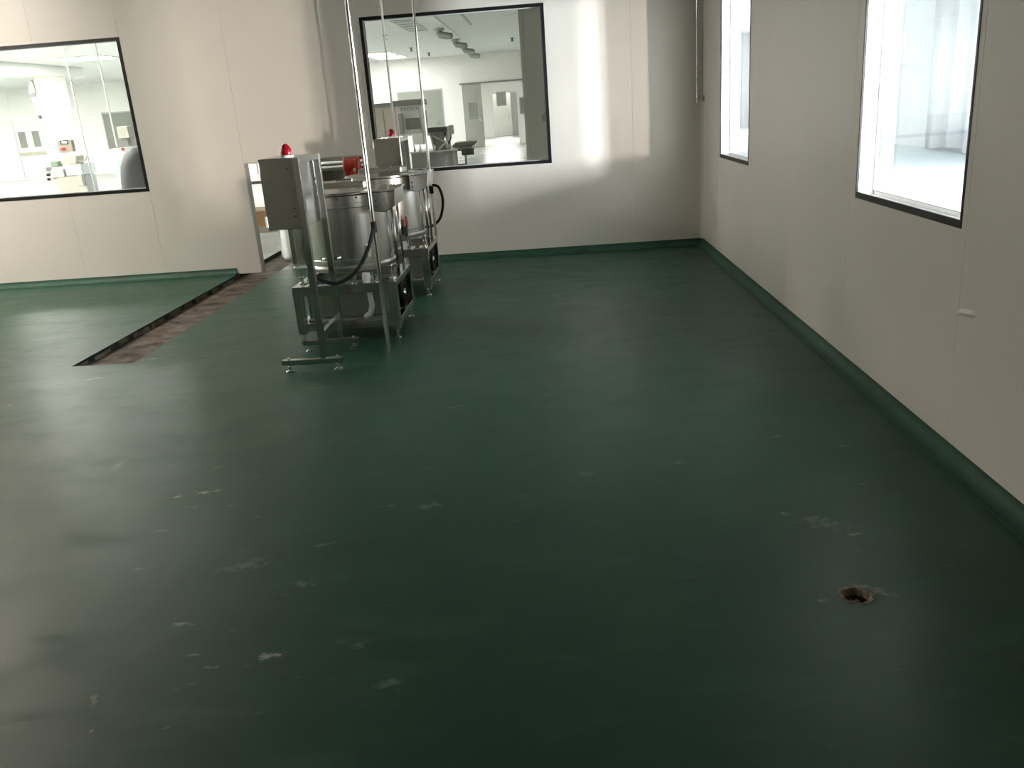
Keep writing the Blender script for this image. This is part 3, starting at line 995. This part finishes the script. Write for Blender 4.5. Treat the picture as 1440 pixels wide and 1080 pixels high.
# dark round covered vat near the window
YV = 11.8
lx = at(175, 262, YV).x
zt = at(205, 204, YV).z
rv = .42
t = thing('covered_vat', 'dark grey domed vat close behind the window beside the trench', 'vat', (lx+rv, YV, 0))
MB().lathe([(0, .02), (rv*.92, .02), (rv*.98, .3), (rv, .8), (rv*.98, 1.0), (rv*.90, zt-.26), (rv*.72, zt-.10), (rv*.4, zt-.02), (0, zt)], (0, 0, 0), 48).build('shell', 'char_grey', t)
MB().lathe([(rv*1.005, .46), (rv*1.02, .47), (rv*1.02, .52), (rv*1.005, .53)], (0, 0, 0), 48).build('hoop', 'grey_metal', t)

# packing machine group behind the kettles
YP = 15.0
a = at(575, 235, YP)
t = thing('packing_machine', 'white hooded packing machine with lettering and dark window on a grey cabinet', 'machine', (a.x, YP, 0))
P(bxp(MB(), (557, 146), (593, 190), YP+.1, YP+.7), 'hood', 'white_plastic', t, None, .01)
P(bxp(MB(), (552, 142), (593, 147), YP+.05, YP+.75), 'hood_top', 'grey_metal', t, None, .004)
lt = MB()
for i in range(6):
    px = 563.5+i*4.3
    py = 155-.07*(px-563)
    for q in (((px, py), (px+2.6, py+.8)), ((px, py-3), (px+2.6, py-2.2)), ((px, py-3), (px+.8, py+.8))) if i % 2 == 0 else (((px, py-3), (px+.8, py+.8)), ((px+1.8, py-3), (px+2.6, py+.8)), ((px, py-1.5), (px+2.6, py-.7))):
        bxp(lt, q[0], q[1], YP+.092, YP+.1)
P(lt, 'lettering', 'mid_grey', t)
P(bxp(MB(), (570, 167), (592, 181), YP+.085, YP+.1), 'hood_window', 'grey_metal', t, None, .004)
P(bxp(MB(), (559, 160), (568, 189), YP+.02, YP+.099), 'side_column', 'mid_grey', t, None, .004)
P(bxp(MB(), (579, 188), (596, 203), YP+.0, YP+.3), 'drawer_box', 'white_plastic', t, None, .008)
P(bxp(MB(), (596, 155), (603, 191), YP+.05, YP+.3), 'shiny_post', 'polished', t, None, .01)
tt = at(577, 213.5, YP)
t1 = at(645, 212, YP)
P(MB().box(tt.x, t1.x, YP-.15, YP+.75, tt.z-.03, tt.z), 'table_top', 'polished', t, None, .004)
P(MB().box(tt.x+.02, t1.x-.10, YP-.08, YP+.7, 0, tt.z-.031), 'cabinet', 'grey_metal', t, None, .004)
P(MB().box(tt.x+.30, tt.x+.33, YP-.085, YP-.079, .1, tt.z-.05), 'door_seal', 'rubber', t)  # dark strip laid on for the shade in the door gap
for px in (583, 591, 600, 612):
    q = at(px, 208, YP)
    P(MB().tube([(q.x, YP-.02, tt.z), (q.x, YP-.02, tt.z+.10)], [.022, .012], 8), 'fitting', 'polished', t)
# slanted dark frame on the table
t2 = thing('slicer', 'dark slanted slicer frame with a tan display on an arm, on the steel table', 'machine', (at(618, 212, YP).x, YP+.2, tt.z))
p = [at(px, py, YP+.1) for px, py in ((604, 183), (628, 181), (632, 212), (612, 212))]
P(MB().prism([(q.x, max(q.z, tt.z+.001)) for q in p], YP+.12, YP+.5, 'y'), 'frame_plate', 'grey_metal', t2, None, .006)
for p0, p1 in (((606, 190), (626, 199)), ((628, 199), (616, 211)), ((604, 184), (611, 212))):
    P(MB().bar(at(*p0, YP+.105), at(*p1, YP+.105), .03, .03), 'strut', 'stainless', t2)
P(bxp(MB(), (602, 180), (629, 184.5), YP+.02, YP+.5), 'top_tray', 'dark_steel', t2, None, .006)
P(MB().tube([at(626, 186, YP+.1), at(629, 211, YP+.1)], .03, 10), 'bright_tube', 'polished', t2)
P(bxp(MB(), (630.5, 176), (638.5, 188.5), YP+.05, YP+.1), 'display', 'tan_metal', t2, None, .01)
P(MB().tube(smooth_path([at(634, 188, YP+.09), at(634, 194, YP+.09), at(631, 201, YP+.12), at(628, 203, YP+.15)], 4), .014, 8), 'arm', 'rubber', t2)
# conveyor with worn belt
YC = 15.9
a, b = at(636, 206, YC), at(664, 203, YC)
t = thing('belt_conveyor', 'short conveyor with a worn olive belt beside the packing machine', 'conveyor', ((a.x+b.x)/2, YC, 0))
za = at(650, 204, YC).z
P(MB().box(a.x, b.x, YC-.05, YC+.55, za-.10, za-.02), 'bed', 'grey_metal', t, None, .01)
P(MB().prism([(a.x-.02, za-.02), (b.x+.05, za-.0), (b.x+.06, za+.05), (a.x+.05, za+.05)], YC-.02, YC+.5, 'y'), 'belt', 'belt', t, None, .015)
P(MB().box(b.x-.2, b.x+.03, YC-.1, YC-.05, za-.18, za-.06), 'motor', 'dark_steel', t, None, .02)
for px in (642, 655):
    for dy in (.03, .45):
        q = at(px, 220, YC+dy)
        P(MB().box(q.x-.02, q.x+.02, YC+dy-.02, YC+dy+.02, 0, za-.10), 'leg', 'stainless', t)
q0, q1 = at(642, 232, YC+.03), at(655, 231, YC+.03)
P(MB().bar(q0, q1, .03, .03), 'crossbar', 'stainless', t)
# tan cabinet with dark top
YK = 17.0
a, b = at(519, 152, YK), at(557, 152, YK)
t = thing('steel_cabinet', 'tall tan cabinet with a grey top edge behind the red beacon', 'cabinet', ((a.x+b.x)/2, YK, 0))
P(MB().box(a.x, b.x, YK, YK+.6, 0, a.z), 'body', 'tan_metal', t, None, .006)
P(MB().box(a.x-.05, b.x+.05, YK-.05, YK+.65, a.z, a.z+.07), 'top_edge', 'grey_metal', t, None, .006)
P(MB().box((a.x+b.x)/2-.01, (a.x+b.x)/2+.01, YK-.004, YK, .1, a.z-.05), 'door_seal', 'grey_metal', t)  # thin grey strip painted in as shade between the cabinet doors
# machine in the low wall opening, with a red motor
t = thing('mixing_machine', 'stainless mixing machine with a red motor standing in the low wall opening', 'machine', (-2.75, 10.15, 0))
P(MB().lathe([(0, .03), (.31, .03), (.33, .05), (.33, .78), (.31, .80), (0, .80)], (-2.95, 10.18, 0), 48), 'drum', 'stainless_body', t)
P(MB().box(-2.63, -2.05, 9.95, 10.45, .20, .86), 'casing', 'stainless_dull', t, None, .006)
for z0_, z1_, mt in ((.860, .90, 'stainless'), (1.045, 1.08, 'stainless'), (1.10, 1.125, 'stainless'), (1.15, 1.195, 'stainless')):
    P(MB().box(-2.66, -2.06, 9.97, 10.45, z0_, z1_), 'casing_rail', mt, t, None, .003)
# the feed slot is a real cavity: back plate and two cheeks
P(MB().box(-2.64, -2.08, 10.42, 10.44, .90, 1.045), 'slot_back', 'stainless_dull', t)
for x in (-2.66, -2.08):
    P(MB().box(x, x+.02, 9.98, 10.44, .90, 1.045), 'slot_cheek', 'stainless_dull', t)
P(MB().bar((-2.345, 9.955, .86), (-2.325, 9.955, 1.19), .035, .03), 'strut', 'polished', t)
mo = P(MB().lathe([(0, -.11), (.07, -.11), (.085, -.10), (.085, .02), (.095, .03), (.095, .06), (.05, .07), (0, .07)], (-2.20, 9.88, 1.09), 24, 'x'), 'motor', 'red_paint', t)
P(MB().lathe([(.05, -.10), (.07, -.10), (.075, .03), (.06, .05), (.06, .10), (0, .105)], (-2.19, 9.88, 1.06), 20, 'z'), 'gearbox', 'red_paint', t, mo)
P(MB().box(-2.30, -2.24, 9.84, 9.92, .93, 1.02), 'motor_foot', 'red_grip', t, mo)
P(MB().box(-2.195, -2.165, 9.782, 9.79, 1.03, 1.07), 'rating_plate', 'alu', t, mo)
P(MB().box(-2.40, -2.06, 9.80, 9.96, .86, .875), 'motor_shelf', 'stainless', t)
for x in (-2.60, -2.09):
    for y in (10.0, 10.4):
        P(MB().box(x-.02, x+.02, y-.02, y+.02, 0, .20), 'leg', 'stainless', t)
P(MB().box(-3.005, -2.965, 9.63, 9.67, .04, .80), 'post', 'stainless', t, None, .002)
P(MB().lathe([(0, 0), (.025, 0), (.025, .008), (.009, .014), (.009, .04)], (-2.985, 9.65, 0), 14), 'post_foot', 'polished', t)
P(MB().box(-3.005, -2.74, 9.67, 9.80, .76, .80), 'post_arm', 'stainless', t)
# cartons and rail seen through the opening
p0, p1 = at(360, 303, 13.2), at(373, 284, 13.2)
t = thing('pallet_cartons', 'brown carton with papers on top seen through the low wall opening', 'carton', (p0.x+.1, 13.3, 0))
MB().box(-.22, .22, -.15, .2, .0, .10).build('pallet', 'tan_metal', t)
MB().box(-.20, .20, -.14, .2, .10, .33).build('carton', 'cardboard', t, .005)
MB().box(-.17, .17, -.1, .16, .33, .40).build('paper_stack', 'paper', t, .005)
p0 = at(358, 257, 15)
t = thing('hand_rail', 'dark horizontal rail on two posts behind the low wall opening', 'rail', (p0.x, 15, 0))
MB().box(-1.2, 1.2, -.02, .02, p0.z-.025, p0.z+.025).build('rail', 'dark_steel', t)
for x in (-1.15, 1.15):
    MB().box(x-.02, x+.02, -.019, .019, 0, p0.z-.025).build('post', 'dark_steel', t)

# ceiling fittings of the hall
OUT = ['nearest the framed hatch', 'second from the framed hatch', 'third from the framed hatch', 'closest to the far wall']
for i, (px, py) in enumerate(((617, 40), (640, 55), (652, 64), (661, 71))):
    c = ce(px, py)
    t = thing('air_outlet', 'dark bent air outlet on the hall ceiling, '+OUT[i], 'air outlet', (c.x, c.y, CEIL), 'row of dark ceiling outlets')
    MB().lathe([(.16, 0), (.16, -.05), (.10, -.07), (.10, -.16)], (0, 0, 0), 16).build('collar', 'mid_grey', t)
    MB().tube([(0, 0, -.10), (.05, -.05, -.18), (.2, -.12, -.22), (.38, -.18, -.24)], [.09, .1, .1, .08], 12).build('spout', 'grey_metal', t)
for px, py, wh in ((541, 49, 'beside the wide grey vent panel'), (578, 67, 'between the glaring lights and the air outlets'), (603, 74, 'near the far wall above the packing machine'), (720, 53, 'near the grey partition')):
    c = ce(px, py)
    t = thing('sprinkler', 'tiny dark ceiling sprinkler '+wh, 'sprinkler', (c.x, c.y, CEIL), 'hall ceiling sprinklers')
    MB().lathe([(.07, 0), (.07, -.02), (.03, -.03), (.03, -.12), (.09, -.13), (0, -.135)], (0, 0, 0), 12).build('head', 'dark_steel', t)
for q in (((548, 29), (602, 42)), ((646, 18), (664, 34))):
    a, b = ce(*q[0]), ce(*q[1])
    y0, y1 = sorted((a.y, b.y))
    x0, x1 = sorted((a.x, b.x))
    t = thing('ceiling_vent', 'wide grey vent panel in the hall ceiling' if q[0][0] == 548 else 'narrow grey vent panel in the hall ceiling', 'vent', ((x0+x1)/2, (y0+y1)/2, CEIL))
    MB().box((x0-x1)/2, (x1-x0)/2, (y0-y1)/2, (y1-y0)/2, -.02, -.001).build('plate', 'mid_grey', t)
    for k in range(5):
        yy = (y0-y1)/2+(y1-y0)*(k+.5)/5
        MB().box((x0-x1)/2+.05, (x1-x0)/2-.05, yy-.04, yy+.04, -.03, -.02).build('slat', 'grey_metal', t)
c0, c1 = ce(608, 20), ce(642, 52)
x0, x1 = sorted((c0.x, c1.x))
y0, y1 = sorted((c0.y, c1.y))
t = thing('ceiling_hatch', 'pale framed access hatch in the hall ceiling', 'hatch', ((x0+x1)/2, (y0+y1)/2, CEIL))
for q in ((x0, x1, y0, y0+.1), (x0, x1, y1-.1, y1), (x0, x0+.06, y0+.1, y1-.1), (x1-.06, x1, y0+.1, y1-.1)):
    MB().box(q[0]-t.location.x, q[1]-t.location.x, q[2]-t.location.y, q[3]-t.location.y, -.03, -.001).build('frame', 'alu', t)

# hall lamps
for x in (-27, -22.5, -18, -13.5):
    for y in (13.5, 20, 26.5, 33):
        if (x, y) == (-18, 33):
            continue
        if (x, y) == (-13.5, 26.5):      # the glare the photograph shows in the window beside the trench
            led_panel('bright ceiling panel light glaring in the window beside the trench', x, y, 1.3, 1.3, 'lamp_back', None, CEIL, 'ceiling_light')
            continue
        led_panel('bright ceiling panel light on the far side of the hall', x, y, 1.3, 1.3, 'lamp_back', 'hall ceiling lights beyond the trench')
for x in (-9.2,):
    for y in (13.5, 20):
        led_panel('bright ceiling panel light on the far side of the hall', x, y, 1.3, 1.3, 'lamp_back', 'hall ceiling lights beyond the trench')
for px, py in ((532, 76), (548, 80)):
    c = ce(px, py)
    led_panel('bright ceiling panel light glaring behind the red beacon', c.x, c.y, 1.2, 1.6, 'lamp_hall', 'glaring hall ceiling lights', CEIL, 'ceiling_light')

# ------------------------------------------------------------------ daylit room on the right
XI = XR+TH
struct(MB().box(XI, XO+.2, YF-.1, 40, -.12, 0).build('floor', 'side_floor'), 'pale bluish floor of the daylit side room')
struct(MB().box(XR, XO+.2, YF-.1, 40, CEIL, CEIL+.1).build('ceiling', 'ceiling_white'), 'ceiling of the daylit side room')
slab_wall('wall_outer', 'x', XO, 1, YF, 40, 0, CEIL, [e[:4] for e in EXT], .2, 'side_wall', 'white outer wall with large windows')
slab_wall('wall_side_end', 'y', 39.4, 1, XI, XO, 0, CEIL, [], .1, 'side_wall')
slab_wall('wall_side_front', 'y', YF, -1, XI, XO, 0, CEIL, [], .1, 'side_wall')
for i, (a, b, EZ0, EZ1, rad, tint) in enumerate(EXT):
    r = struct(empty('window_%d' % (7+i)), 'outer window of the daylit side room')
    k = .05
    for q in ((a, b, EZ0, EZ0+k), (a, b, EZ1-k, EZ1), (a, a+k, EZ0+k, EZ1-k), (b-k, b, EZ0+k, EZ1-k), ((a+b)/2-.03, (a+b)/2+.03, EZ0+k, EZ1-k)):
        MB().box(XO+.06, XO+.12, q[0], q[1], q[2], q[3]).build('window_frame', 'white_plastic', r)
    sheet('x', XO+.09, a+k, b-k, EZ0+k, EZ1-k).build('pane', 'glass', r)

def curtain(label, x, y0, y1, z0, z1):
    mb = MB()
    n = 90
    for j in range(2):
        for i in range(n+1):
            s = i/n
            y = y0+(y1-y0)*s
            amp = .09 if j == 0 else .06
            xx = x+amp*math.sin(s*34+.7*math.sin(s*9))+.03*math.sin(s*71)
            zz = z1 if j else z0+.05*math.sin(s*11)
            mb.v.append((xx, y, zz))
    for i in range(n):
        mb.face((i, i+1, n+2+i, n+1+i), True)
    o = mb.build('curtain', 'curtain')
    so = o.modifiers.new('solid', 'SOLIDIFY')
    so.thickness = .006
    return tag(o, label, 'curtain')
curtain('long white curtain hanging at the outer wall of the side room', 8.75, 16.0, 20.6, .06, 3.45)
tag(MB().tube([(8.75, 15.9, 3.47), (8.75, 20.7, 3.47)], .02, 8).build('curtain_rod', 'alu'), 'rod carrying the long white curtain', 'rod')
